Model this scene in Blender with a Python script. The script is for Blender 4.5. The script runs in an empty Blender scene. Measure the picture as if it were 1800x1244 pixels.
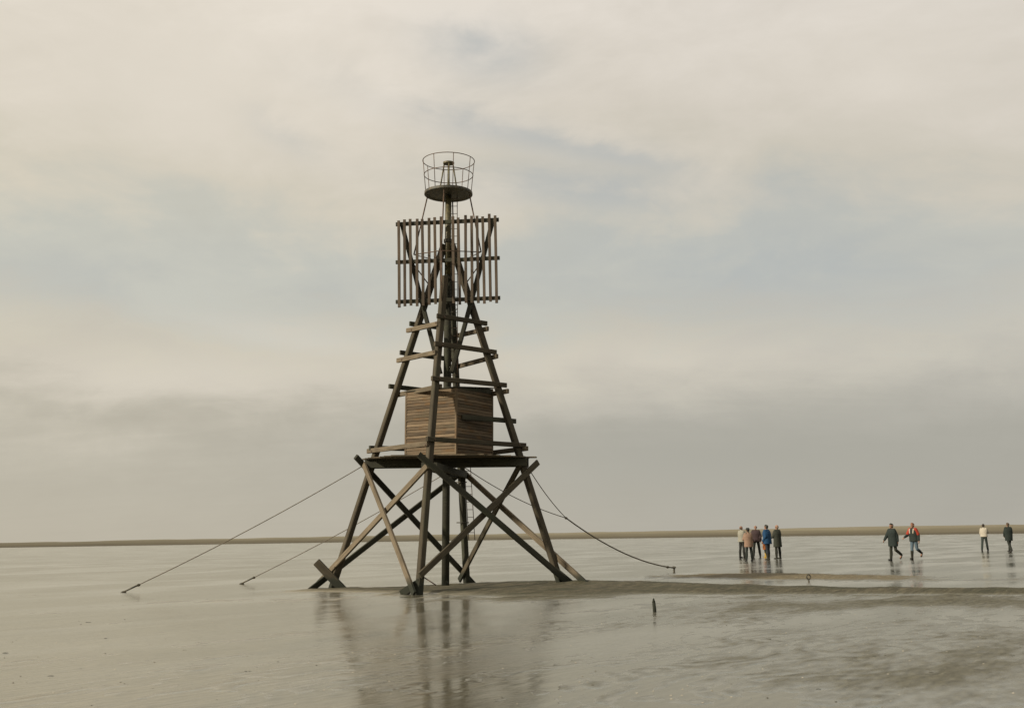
import bpy, bmesh, math, random
import numpy as np
from mathutils import Vector, Matrix

random.seed(7)
rad = math.radians
SC = bpy.context.scene
COL = SC.collection

# ------------------------------------------------------------------ camera
EYE = Vector((0.0, 0.0, 1.42))
PITCH = math.atan(321.5 / 1900.0)
ROLL = math.atan(0.015)
cam_d = bpy.data.cameras.new('camera')
cam_d.sensor_width = 36.0
cam_d.lens = 38.0
cam_d.clip_start = 0.1
cam_d.clip_end = 30000.0
cam = bpy.data.objects.new('camera', cam_d)
COL.objects.link(cam)
fwd = Vector((0, math.cos(PITCH), math.sin(PITCH)))
r0 = Vector((1, 0, 0))
u0 = r0.cross(fwd)
rv = r0 * math.cos(ROLL) - u0 * math.sin(ROLL)
uv = r0 * math.sin(ROLL) + u0 * math.cos(ROLL)
cam.matrix_world = Matrix(((rv.x, uv.x, -fwd.x, EYE.x), (rv.y, uv.y, -fwd.y, EYE.y),
                           (rv.z, uv.z, -fwd.z, EYE.z), (0, 0, 0, 1)))
SC.camera = cam

# ------------------------------------------------------------------ view
SC.view_settings.view_transform = 'Standard'
SC.view_settings.look = 'None'
SC.view_settings.exposure = 0.0
SC.view_settings.gamma = 1.0
SC.view_settings.use_curve_mapping = False
SC.render.engine = 'CYCLES'
SC.cycles.max_bounces = 6
SC.cycles.diffuse_bounces = 2
SC.cycles.glossy_bounces = 3
SC.cycles.transparent_max_bounces = 8
SC.cycles.caustics_reflective = False
SC.cycles.caustics_refractive = False

TO_SUN = Vector((-0.82, -0.40, 0.44)).normalized()
SUN_EL = math.asin(TO_SUN.z)
SUN_ROT = math.atan2(TO_SUN.x, TO_SUN.y) % (2 * math.pi)


# ------------------------------------------------------------------ node helper
class NT:
    def __init__(self, tree):
        self.t = tree
        tree.nodes.clear()

    def n(self, kind, **kw):
        nd = self.t.nodes.new(kind)
        for k, v in kw.items():
            setattr(nd, k, v)
        return nd

    def put(self, sock, v):
        if hasattr(v, 'is_output') or isinstance(v, bpy.types.NodeSocket):
            self.t.links.new(v, sock)
        else:
            sock.default_value = v

    def m(self, op, a, b=0.0, c=0.0, clamp=False):
        nd = self.n('ShaderNodeMath', operation=op, use_clamp=clamp)
        self.put(nd.inputs[0], a)
        self.put(nd.inputs[1], b)
        self.put(nd.inputs[2], c)
        return nd.outputs[0]

    def mix(self, f, a, b, typ='MIX'):
        nd = self.n('ShaderNodeMix', data_type='RGBA', blend_type=typ)
        self.put(nd.inputs[0], f)
        for s, v in ((nd.inputs[6], a), (nd.inputs[7], b)):
            if isinstance(v, (tuple, list)) and len(v) == 3:
                v = (*v, 1)
            self.put(s, v)
        return nd.outputs[2]

    def noise(self, vec, scale, detail=4, rough=0.55, dist=0.0):
        nd = self.n('ShaderNodeTexNoise')
        self.put(nd.inputs['Vector'], vec)
        nd.inputs['Scale'].default_value = scale
        nd.inputs['Detail'].default_value = detail
        nd.inputs['Roughness'].default_value = rough
        nd.inputs['Distortion'].default_value = dist
        return nd.outputs['Fac']

    def ramp(self, f, stops, mode='LINEAR'):
        nd = self.n('ShaderNodeValToRGB')
        cr = nd.color_ramp
        cr.interpolation = mode
        while len(cr.elements) < len(stops):
            cr.elements.new(0.5)
        for e, (p, c) in zip(cr.elements, stops):
            e.position = p
            e.color = (*c, 1) if len(c) == 3 else c
        self.put(nd.inputs[0], f)
        return nd.outputs[0]

    def mapping(self, vec, loc=(0, 0, 0), rot=(0, 0, 0), scale=(1, 1, 1)):
        nd = self.n('ShaderNodeMapping')
        self.put(nd.inputs[0], vec)
        nd.inputs[1].default_value = loc
        nd.inputs[2].default_value = rot
        nd.inputs[3].default_value = scale
        return nd.outputs[0]

    def drift(self, vec, ang, scale):
        """turn the ground plane first, then stretch it: streaks run along ang"""
        return self.mapping(self.mapping(vec, rot=(0, 0, -rad(ang))), scale=scale)

    def sep(self, v):
        nd = self.n('ShaderNodeSeparateXYZ')
        self.put(nd.inputs[0], v)
        return nd.outputs

    def comb(self, x, y, z):
        nd = self.n('ShaderNodeCombineXYZ')
        for s, v in zip(nd.inputs, (x, y, z)):
            self.put(s, v)
        return nd.outputs[0]

    def smooth(self, v, a, b):
        nd = self.n('ShaderNodeMapRange', interpolation_type='SMOOTHSTEP')
        self.put(nd.inputs[0], v)
        nd.inputs[1].default_value = a
        nd.inputs[2].default_value = b
        return nd.outputs[0]

    def bump(self, h, strength, dist):
        nd = self.n('ShaderNodeBump')
        nd.inputs['Strength'].default_value = strength
        nd.inputs['Distance'].default_value = dist
        self.put(nd.inputs['Height'], h)
        return nd.outputs[0]


def lin(r, g, b):
    def f(c):
        c /= 255.0
        return c / 12.92 if c <= 0.04045 else ((c + 0.055) / 1.055) ** 2.4
    return (f(r), f(g), f(b))


# ------------------------------------------------------------------ sky
world = bpy.data.worlds.new('World')
SC.world = world
world.use_nodes = True
T = NT(world.node_tree)
geo = T.n('ShaderNodeTexCoord').outputs['Generated']
dx, dy, dz = T.sep(geo)[0:3]
az = T.m('MULTIPLY', T.m('ARCTAN2', dx, dy), 57.2958)
el = T.m('MULTIPLY', T.m('ARCSINE', dz), 57.2958)
# soft billow used to break up every edge of the cloud sheet
zz = T.m('ADD', T.m('MAXIMUM', dz, 0.0), 0.16)
plane = T.comb(T.m('DIVIDE', dx, zz), T.m('DIVIDE', dy, zz), 0.0)
pl = T.mapping(plane, rot=(0, 0, rad(24)), scale=(0.55, 1.5, 1))
n_big = T.noise(pl, 1.3, 6, 0.55, 0.4)
n_mid = T.noise(T.mapping(plane, loc=(4.1, 2.3, 0), rot=(0, 0, rad(16)), scale=(0.8, 2.2, 1)), 3.1, 6, 0.6, 0.3)
n_soft = T.noise(T.mapping(plane, loc=(9.0, 1.3, 0)), 0.8, 3, 0.5)
puffv = T.mapping(geo, loc=(2.3, 0.7, 1.1), rot=(0, rad(9), 0), scale=(1.0, 1.0, 2.1))
n_puff = T.noise(puffv, 4.2, 7, 0.58, 0.35)
n_curl = T.noise(puffv, 11.0, 6, 0.6, 0.5)
puff = T.m('ADD', T.m('SUBTRACT', n_puff, 0.5), T.m('MULTIPLY', T.m('SUBTRACT', n_curl, 0.5), 0.45))
wob = T.m('ADD', T.m('MULTIPLY', T.m('SUBTRACT', n_big, 0.5), 5.0), T.m('MULTIPLY', puff, 9.0))
wob2 = T.m('ADD', T.m('MULTIPLY', T.m('SUBTRACT', n_mid, 0.5), 2.0), T.m('MULTIPLY', puff, 4.0))
elw = T.m('ADD', el, T.m('MULTIPLY', T.m('ADD', wob, wob2), T.smooth(el, 0.0, 8.0)))
base = T.ramp(T.m('DIVIDE', elw, 40.0, clamp=True), [
    (0.00, lin(183, 177, 163)), (0.07, lin(184, 179, 166)), (0.115, lin(189, 184, 171)),
    (0.18, lin(201, 195, 182)), (0.25, lin(205, 199, 184)), (0.31, lin(197, 196, 186)), (0.38, lin(196, 196, 187)),
    (0.455, lin(207, 201, 187)), (0.56, lin(214, 207, 195)), (0.72, lin(226, 219, 209)), (1.0, lin(208, 203, 194))])
# brighter, creamier sheet toward the sun side, greyer to the right
side = T.smooth(az, -30.0, 26.0)
base = T.mix(side, T.mix(1.0, base, (1.05, 1.035, 1.00), 'MULTIPLY'), T.mix(1.0, base, (0.965, 0.965, 0.97), 'MULTIPLY'))
low_r = T.m('MULTIPLY', side, T.m('SUBTRACT', 1.0, T.smooth(el, 3.0, 13.0)))
base = T.mix(low_r, base, T.mix(1.0, base, (0.92, 0.945, 0.975), 'MULTIPLY'))
shade = T.m('ADD', T.m('ADD', 0.955, T.m('MULTIPLY', T.m('ADD', n_mid, n_soft), 0.05)), T.m('MULTIPLY', puff, 0.17))
base = T.mix(1.0, base, T.comb(shade, shade, shade), 'MULTIPLY')


def blob(caz, cel, wa, we, slope, amp):
    a = T.m('SUBTRACT', T.m('ADD', az, T.m('MULTIPLY', wob, 0.25)), caz)
    e = T.m('SUBTRACT', T.m('ADD', el, T.m('ADD', T.m('MULTIPLY', wob2, 0.45), T.m('MULTIPLY', wob, 0.10))), cel)
    e = T.m('SUBTRACT', e, T.m('MULTIPLY', a, slope))
    q = T.m('ADD', T.m('POWER', T.m('DIVIDE', a, wa), 2.0), T.m('POWER', T.m('DIVIDE', e, we), 2.0))
    return T.m('MULTIPLY', T.m('EXPONENT', T.m('MULTIPLY', q, -1.0)), amp)


def total(lst):
    s = lst[0]
    for b in lst[1:]:
        s = T.m('ADD', s, b)
    return T.m('MINIMUM', s, 1.0)


gaps = total([
    blob(-1.5, 25.3, 3.2, 1.7, -0.15, 0.62),     # ragged gap at the top centre
    blob(-2.0, 21.6, 7.0, 1.05, -0.28, 0.52),    # thin streak sloping right
    blob(6.0, 19.8, 6.0, 0.7, -0.25, 0.42),
    blob(4.5, 18.0, 8.5, 0.9, -0.10, 0.55),
    blob(-12.0, 20.8, 2.0, 0.8, -0.3, 0.30),
    blob(-20.0, 12.6, 11.0, 2.2, -0.06, 0.40),   # band low on the left
    blob(-6.0, 13.2, 10.0, 1.8, -0.08, 0.30),
    blob(14.0, 13.2, 13.0, 3.0, -0.12, 0.60),    # broad pale gap on the right
])
banks = total([
    blob(17.0, 6.6, 11.0, 1.2, 0.05, 0.35),       # grey bank above the horizon
    blob(8.0, 4.6, 14.0, 2.0, 0.0, 0.55),
    blob(-9.0, 4.4, 9.0, 1.2, 0.02, 0.08),
    blob(22.0, 4.0, 14.0, 2.6, 0.0, 0.45),
])
glow = total([
    blob(-18.0, 23.0, 7.5, 4.0, 0.0, 0.75),
    blob(-12.0, 10.8, 6.0, 0.8, -0.14, 0.32),
    blob(-17.0, 8.2, 9.0, 1.3, 0.03, 0.42),
    blob(8.0, 9.2, 10.0, 1.1, -0.03, 0.28),
    blob(20.0, 23.0, 9.0, 4.0, 0.0, 0.35),
])
gaps = T.m('MULTIPLY', gaps, T.m('SUBTRACT', 1.0, T.m('MULTIPLY', T.smooth(puff, -0.10, 0.14), 0.65)))
base = T.mix(banks, base, lin(168, 166, 156))
base = T.mix(glow, base, lin(224, 216, 202))
base = T.mix(T.m('MULTIPLY', gaps, 0.92), base, lin(182, 188, 189))
cloud_bg = T.n('ShaderNodeBackground')
T.put(cloud_bg.inputs[0], base)
cloud_bg.inputs[1].default_value = 1.0
sky = T.n('ShaderNodeTexSky', sky_type='NISHITA', sun_disc=False)
sky.sun_elevation = SUN_EL
sky.sun_rotation = SUN_ROT
sky.air_density = 1.0
sky.dust_density = 2.0
sky_bg = T.n('ShaderNodeBackground')
T.put(sky_bg.inputs[0], sky.outputs[0])
sky_bg.inputs[1].default_value = 0.07
mx = T.n('ShaderNodeMixShader')
T.put(mx.inputs[0], T.m('SUBTRACT', 0.985, T.m('MULTIPLY', gaps, 0.14)))
T.put(mx.inputs[1], sky_bg.outputs[0])
T.put(mx.inputs[2], cloud_bg.outputs[0])
wo = T.n('ShaderNodeOutputWorld')
T.put(wo.inputs[0], mx.outputs[0])

# ------------------------------------------------------------------ sun
sun_d = bpy.data.lights.new('sun', 'SUN')
sun_d.energy = 5.0
sun_d.angle = rad(4.0)
sun_d.color = (1.0, 0.90, 0.74)
sun = bpy.data.objects.new('sun', sun_d)
COL.objects.link(sun)
sun.rotation_mode = 'QUATERNION'
sun.rotation_quaternion = TO_SUN.to_track_quat('Z', 'Y')
sun.location = TO_SUN * 60


# ------------------------------------------------------------------ materials
def new_mat(name):
    mt = bpy.data.materials.new(name)
    mt.use_nodes = True
    t = NT(mt.node_tree)
    out = t.n('ShaderNodeOutputMaterial')
    b = t.n('ShaderNodeBsdfPrincipled')
    t.put(out.inputs[0], b.outputs[0])
    return mt, t, b, out


def wood_mat(name, dark, light, mossy=0.35, moss=(0.055, 0.062, 0.035), var=0.35, tide=True, rough=0.85, stain=None):
    mt, t, b, _ = new_mat(name)
    oc = t.n('ShaderNodeTexCoord').outputs['Object']
    rnd = t.n('ShaderNodeObjectInfo').outputs['Random']
    off = t.comb(t.m('MULTIPLY', rnd, 37.0), t.m('MULTIPLY', rnd, 11.0), t.m('MULTIPLY', rnd, 23.0))
    va = t.n('ShaderNodeVectorMath', operation='ADD')
    t.put(va.inputs[0], oc)
    t.put(va.inputs[1], off)
    v = va.outputs[0]
    grain = t.noise(t.mapping(v, scale=(1.1, 26, 26)), 1.6, 6, 0.62, 0.25)
    blotch = t.noise(t.mapping(v, scale=(1.0, 2.2, 2.2)), 1.7, 4, 0.6)
    col = t.ramp(t.m('ADD', t.m('MULTIPLY', grain, 0.62), t.m('MULTIPLY', blotch, 0.38)),
                 [(0.33, dark), (0.66, light)])
    k = t.m('ADD', 1.0 - var * 0.5, t.m('MULTIPLY', rnd, var))
    col = t.mix(1.0, col, t.comb(k, k, k), 'MULTIPLY')
    m2 = t.smooth(t.noise(t.mapping(v, loc=(3, 1, 5), scale=(0.8, 2.5, 2.5)), 1.1, 5, 0.65), 0.48, 0.72)
    col = t.mix(t.m('MULTIPLY', m2, mossy), col, moss)
    if stain:
        m3 = t.smooth(t.noise(t.mapping(v, loc=(1, 7, 2), scale=(1.4, 3, 3)), 1.3, 3, 0.5), 0.52, 0.70)
        col = t.mix(t.m('MULTIPLY', m3, 0.7), col, stain)
    if tide:
        pz = t.sep(t.n('ShaderNodeNewGeometry').outputs['Position'])[2]
        lv = t.m('ADD', pz, t.m('MULTIPLY', t.m('SUBTRACT', blotch, 0.5), 0.5))
        col = t.mix(t.smooth(lv, 0.22, 0.52), (0.022, 0.024, 0.016, 1), col)
    # drying cracks
    crack = t.smooth(t.noise(t.mapping(v, loc=(5, 5, 5), scale=(0.5, 34, 34)), 1.2, 2, 0.5), 0.66, 0.70)
    col = t.mix(t.m('MULTIPLY', crack, 0.6), col, (0.03, 0.026, 0.02, 1))
    t.put(b.inputs['Base Color'], col)
    b.inputs['Roughness'].default_value = rough
    b.inputs['Specular IOR Level'].default_value = 0.25
    t.put(b.inputs['Normal'], t.bump(t.m('SUBTRACT', grain, t.m('MULTIPLY', crack, 0.8)), 0.6, 0.012))
    return mt


def metal_mat(name, c1, c2, rough=0.6, metallic=0.3):
    mt, t, b, _ = new_mat(name)
    oc = t.n('ShaderNodeTexCoord').outputs['Object']
    n = t.noise(oc, 9, 5, 0.65)
    n2 = t.noise(t.mapping(oc, scale=(6, 6, 1.2)), 3, 4, 0.6)
    col = t.mix(t.smooth(t.m('ADD', t.m('MULTIPLY', n, 0.6), t.m('MULTIPLY', n2, 0.4)), 0.42, 0.6), c1, c2)
    t.put(b.inputs['Base Color'], col)
    b.inputs['Roughness'].default_value = rough
    b.inputs['Metallic'].default_value = metallic
    t.put(b.inputs['Normal'], t.bump(n, 0.4, 0.004))
    return mt


def cloth_mat(name, c, rough=0.9, var=0.3):
    mt, t, b, _ = new_mat(name)
    oc = t.n('ShaderNodeTexCoord').outputs['Object']
    n = t.noise(oc, 11, 4, 0.6)
    k = t.m('ADD', 1 - var / 2, t.m('MULTIPLY', n, var))
    t.put(b.inputs['Base Color'], t.mix(1.0, (*c, 1), t.comb(k, k, k), 'MULTIPLY'))
    b.inputs['Roughness'].default_value = rough
    b.inputs['Specular IOR Level'].default_value = 0.2
    t.put(b.inputs['Normal'], t.bump(t.noise(oc, 16, 3, 0.6), 0.7, 0.02))
    return mt


M = {}
M['timber'] = wood_mat('weathered_timber', (0.027, 0.022, 0.014), (0.094, 0.077, 0.050))
M['bleached_and_lit'] = wood_mat('bleached_and_lit_timber', (0.068, 0.054, 0.035), (0.182, 0.145, 0.097), mossy=0.25)  # weathered pale; also paints sunlight into beams and braces that catch the sun
M['board'] = wood_mat('hut_board', (0.070, 0.050, 0.030), (0.172, 0.126, 0.079), mossy=0.3, var=0.95, tide=False,
                      stain=(0.125, 0.070, 0.028, 1))
M['slat'] = wood_mat('slat_wood', (0.050, 0.037, 0.026), (0.115, 0.088, 0.063), mossy=0.3, tide=False)
M['dark_and_shaded'] = wood_mat('dark_and_shaded_timber', (0.020, 0.020, 0.014), (0.058, 0.055, 0.037), mossy=0.5)  # dark timber; also paints shade into beams and braces facing away from the sun
M['rust'] = metal_mat('rusty_steel', (0.060, 0.040, 0.026, 1), (0.125, 0.075, 0.045, 1))
M['darksteel'] = metal_mat('dark_steel', (0.040, 0.040, 0.030, 1), (0.085, 0.070, 0.045, 1))
M['mast'] = metal_mat('painted_mast_steel', (0.062, 0.055, 0.027, 1), (0.125, 0.104, 0.047, 1), 0.55, 0.1)
M['wire'] = metal_mat('wire_rope', (0.085, 0.070, 0.050, 1), (0.150, 0.120, 0.085, 1), 0.7, 0.2)
M['rope'] = metal_mat('tarry_chain', (0.035, 0.032, 0.024, 1), (0.070, 0.055, 0.040, 1), 0.7, 0.2)
M['weed'] = metal_mat('bladder_weed', (0.020, 0.020, 0.010, 1), (0.045, 0.040, 0.018, 1), 0.5, 0.0)

# wet sand
ms, t, b, _ = new_mat('wet_sand')
pos = t.n('ShaderNodeNewGeometry').outputs['Position']
pz = t.sep(pos)[2]
drift = t.noise(t.drift(pos, 54, (0.25, 1.0, 1)), 1.1, 6, 0.6, 0.4)
speck = t.noise(t.drift(pos, 54, (0.5, 1.0, 1)), 9.0, 4, 0.7)
fine = t.noise(pos, 42.0, 5, 0.65)
mid = t.noise(t.drift(pos, 54, (0.5, 1.3, 1)), 4.0, 5, 0.62)
c = t.ramp(t.m('ADD', t.m('MULTIPLY', drift, 0.6), t.m('MULTIPLY', mid, 0.4)),
           [(0.30, (0.155, 0.135, 0.089)), (0.5, (0.232, 0.206, 0.145)), (0.70, (0.300, 0.268, 0.196))])
mud = t.smooth(t.m('ADD', t.sep(pos)[0], t.m('MULTIPLY', t.m('SUBTRACT', drift, 0.5), 12.0)), -5.5, 1.0)
c = t.mix(t.m('MULTIPLY', mud, 0.88), c, t.mix(mid, (0.064, 0.061, 0.040, 1), (0.122, 0.115, 0.079, 1)))
c = t.mix(t.smooth(t.m('ADD', pz, t.m('MULTIPLY', t.m('SUBTRACT', mid, 0.5), 0.02)), 0.018, 0.055), c, t.mix(t.smooth(mid, 0.3, 0.7), (0.050, 0.045, 0.027, 1), (0.110, 0.096, 0.060, 1)))
algae = t.smooth(t.noise(t.mapping(pos, loc=(3, 8, 0), scale=(0.5, 1.0, 1)), 0.9, 5, 0.65), 0.44, 0.66)
c = t.mix(t.m('MULTIPLY', algae, t.m('MULTIPLY', t.smooth(pz, 0.015, 0.05), 0.85)), c, (0.042, 0.043, 0.024, 1))
pxx, pyy = t.sep(pos)[0], t.sep(pos)[1]
bar = t.m('MULTIPLY', t.smooth(pxx, 3.5, 5.5), t.smooth(t.m('ADD', pyy, t.m('MULTIPLY', pxx, 0.5)), 34.3, 35.6))
c = t.mix(t.m('MULTIPLY', bar, t.m('MULTIPLY', t.smooth(pz, 0.0, 0.03), 0.9)), c, t.mix(mid, (0.120, 0.098, 0.056, 1), (0.190, 0.156, 0.094, 1)))
kf = t.m('ADD', t.m('ADD', 0.22, t.m('MULTIPLY', fine, 0.36)), t.m('MULTIPLY', speck, 1.20))
c = t.mix(1.0, c, t.comb(kf, kf, kf), 'MULTIPLY')
t.put(b.inputs['Base Color'], c)
wetn = t.smooth(t.m('SUBTRACT', pz, t.m('MULTIPLY', mid, 0.02)), -0.01, 0.03)
t.put(b.inputs['Roughness'], t.m('ADD', 0.34, t.m('MULTIPLY', wetn, 0.5)))
b.inputs['Specular IOR Level'].default_value = 0.15
rip = t.n('ShaderNodeTexWave', wave_type='BANDS', bands_direction='Y')
t.put(rip.inputs['Vector'], t.mapping(pos, rot=(0, 0, rad(-54))))
rip.inputs['Scale'].default_value = 2.1
rip.inputs['Distortion'].default_value = 7.0
rip.inputs['Detail'].default_value = 3.0
rip.inputs['Detail Scale'].default_value = 0.8
hgt = t.m('ADD', t.m('MULTIPLY', fine, 0.35), t.m('ADD', t.m('MULTIPLY', mid, 0.8), t.m('MULTIPLY', rip.outputs['Fac'], 0.25)))
t.put(b.inputs['Normal'], t.bump(hgt, 0.8, 0.045))
film = t.n('ShaderNodeBsdfGlossy')
film.inputs['Color'].default_value = (0.87, 0.855, 0.80, 1)
zn = t.m('ADD', pz, t.m('ADD', t.m('MULTIPLY', t.m('SUBTRACT', mid, 0.5), 0.012), t.m('MULTIPLY', t.m('SUBTRACT', fine, 0.5), 0.006)))
dry = t.smooth(zn, -0.001, 0.014)
t.put(film.inputs['Roughness'], t.m('ADD', 0.09, t.m('MULTIPLY', dry, 0.25)))
fn = t.bump(t.m('ADD', t.m('MULTIPLY', mid, 0.7), t.m('MULTIPLY', fine, 0.12)), 0.5, 0.003)
t.put(film.inputs['Normal'], fn)
ff_ = t.n('ShaderNodeFresnel')
ff_.inputs['IOR'].default_value = 1.45
t.put(ff_.inputs['Normal'], fn)
mm_ = t.n('ShaderNodeMixShader')
t.put(mm_.inputs[0], t.m('MULTIPLY', ff_.outputs[0], t.m('MULTIPLY', t.m('GREATER_THAN', pz, 0.0), t.m('SUBTRACT', 0.47, t.m('MULTIPLY', dry, 0.45)))))
t.put(mm_.inputs[1], b.outputs[0])
t.put(mm_.inputs[2], film.outputs[0])
t.put(_.inputs[0], mm_.outputs[0])
M['sand'] = ms

# thin sheet of standing water
mw = bpy.data.materials.new('film_of_water')
mw.use_nodes = True
t = NT(mw.node_tree)
pos = t.n('ShaderNodeNewGeometry').outputs['Position']
w1 = t.noise(t.drift(pos, 54, (0.30, 1.0, 1)), 2.4, 4, 0.55, 0.6)
w2 = t.noise(t.drift(pos, 40, (0.5, 1.0, 1)), 11.0, 3, 0.5)
calm = t.smooth(t.noise(t.drift(pos, 54, (0.25, 0.9, 1)), 0.45, 5, 0.62, 0.5), 0.36, 0.66)
hh = t.m('ADD', w1, t.m('MULTIPLY', w2, t.m('ADD', 0.05, t.m('MULTIPLY', calm, 0.16))))
nrm = t.bump(hh, 0.5, 0.012)
gl = t.n('ShaderNodeBsdfGlossy')
gl.inputs['Color'].default_value = (0.85, 0.835, 0.775, 1)
t.put(gl.inputs['Roughness'], t.m('ADD', 0.09, t.m('MULTIPLY', calm, 0.14)))
t.put(gl.inputs['Normal'], nrm)
tr = t.n('ShaderNodeBsdfTransparent')
tr.inputs['Color'].default_value = (0.93, 0.92, 0.88, 1)
fr = t.n('ShaderNodeFresnel')
fr.inputs['IOR'].default_value = 1.43
t.put(fr.inputs['Normal'], nrm)
mxs = t.n('ShaderNodeMixShader')
# the sheet mirrors the sky on its upper side only; from below light passes through
back = t.n('ShaderNodeNewGeometry').outputs['Backfacing']
t.put(mxs.inputs[0], t.m('MULTIPLY', fr.outputs[0], t.m('SUBTRACT', 1.0, back)))
t.put(mxs.inputs[1], tr.outputs[0])
t.put(mxs.inputs[2], gl.outputs[0])
wout = t.n('ShaderNodeOutputMaterial')
t.put(wout.inputs[0], mxs.outputs[0])
M['water'] = mw

# distant sandbank
mb, t, b, _ = new_mat('far_sand')
pos = t.n('ShaderNodeNewGeometry').outputs['Position']
pz = t.sep(pos)[2]
n = t.noise(t.mapping(pos, scale=(0.022, 0.022, 0.9)), 1.0, 6, 0.65)
c = t.ramp(t.m('ADD', t.m('DIVIDE', pz, 3.4), t.m('MULTIPLY', t.m('SUBTRACT', n, 0.5), 0.75)),
           [(0.10, (0.098, 0.085, 0.058)), (0.34, (0.128, 0.112, 0.076)), (0.62, (0.152, 0.135, 0.092)), (0.9, (0.205, 0.182, 0.127))])
t.put(b.inputs['Base Color'], c)
b.inputs['Roughness'].default_value = 0.95
b.inputs['Specular IOR Level'].default_value = 0.1
M['bank'] = mb


# ------------------------------------------------------------------ object helpers
def link(name, mesh, mat=None, parent=None, loc=None, mtx=None):
    o = bpy.data.objects.new(name, mesh)
    COL.objects.link(o)
    if mat is not None and mesh is not None and not mesh.materials:
        mesh.materials.append(mat)
    if parent is not None:
        o.parent = parent
    if mtx is not None:
        o.matrix_local = mtx
    elif loc is not None:
        o.location = loc
    return o


def tag(o, label=None, cat=None, group=None, kind=None):
    for k, v in (('label', label), ('category', cat), ('group', group), ('kind', kind)):
        if v:
            o[k] = v
    return o


def shade_smooth(me, on=True):
    me.polygons.foreach_set('use_smooth', [on] * len(me.polygons))


# ------------------------------------------------------------------ terrain
def vnoise(x, y, seed=0):
    xi = np.floor(x).astype(np.int64)
    yi = np.floor(y).astype(np.int64)
    xf = x - xi
    yf = y - yi
    u = xf * xf * xf * (xf * (xf * 6 - 15) + 10)
    v = yf * yf * yf * (yf * (yf * 6 - 15) + 10)

    def h(a, b):
        n = (a * 374761393 + b * 668265263 + seed * 1274126177) & 0xffffffff
        n = ((n ^ (n >> 13)) * 1103515245) & 0xffffffff
        n = (n ^ (n >> 16)) & 0xffffffff
        return n / 4294967295.0
    return ((h(xi, yi) * (1 - u) + h(xi + 1, yi) * u) * (1 - v) + (h(xi, yi + 1) * (1 - u) + h(xi + 1, yi + 1) * u) * v) * 2 - 1


def fbm(x, y, seed=0, octv=4, gain=0.5):
    s = np.zeros_like(x)
    a = 1.0
    f = 1.0
    for i in range(octv):
        s += a * vnoise(x * f + 17.3 * i, y * f - 9.1 * i, seed + i)
        a *= gain
        f *= 2.03
    return s


def sstep(v, a, b):
    q = np.clip((v - a) / (b - a), 0, 1)
    return q * q * (3 - 2 * q)


FEET = [(-5.386, 32.467), (-2.503, 28.640), (1.324, 31.523), (-1.559, 35.350), (-2.031, 31.995)]


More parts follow.
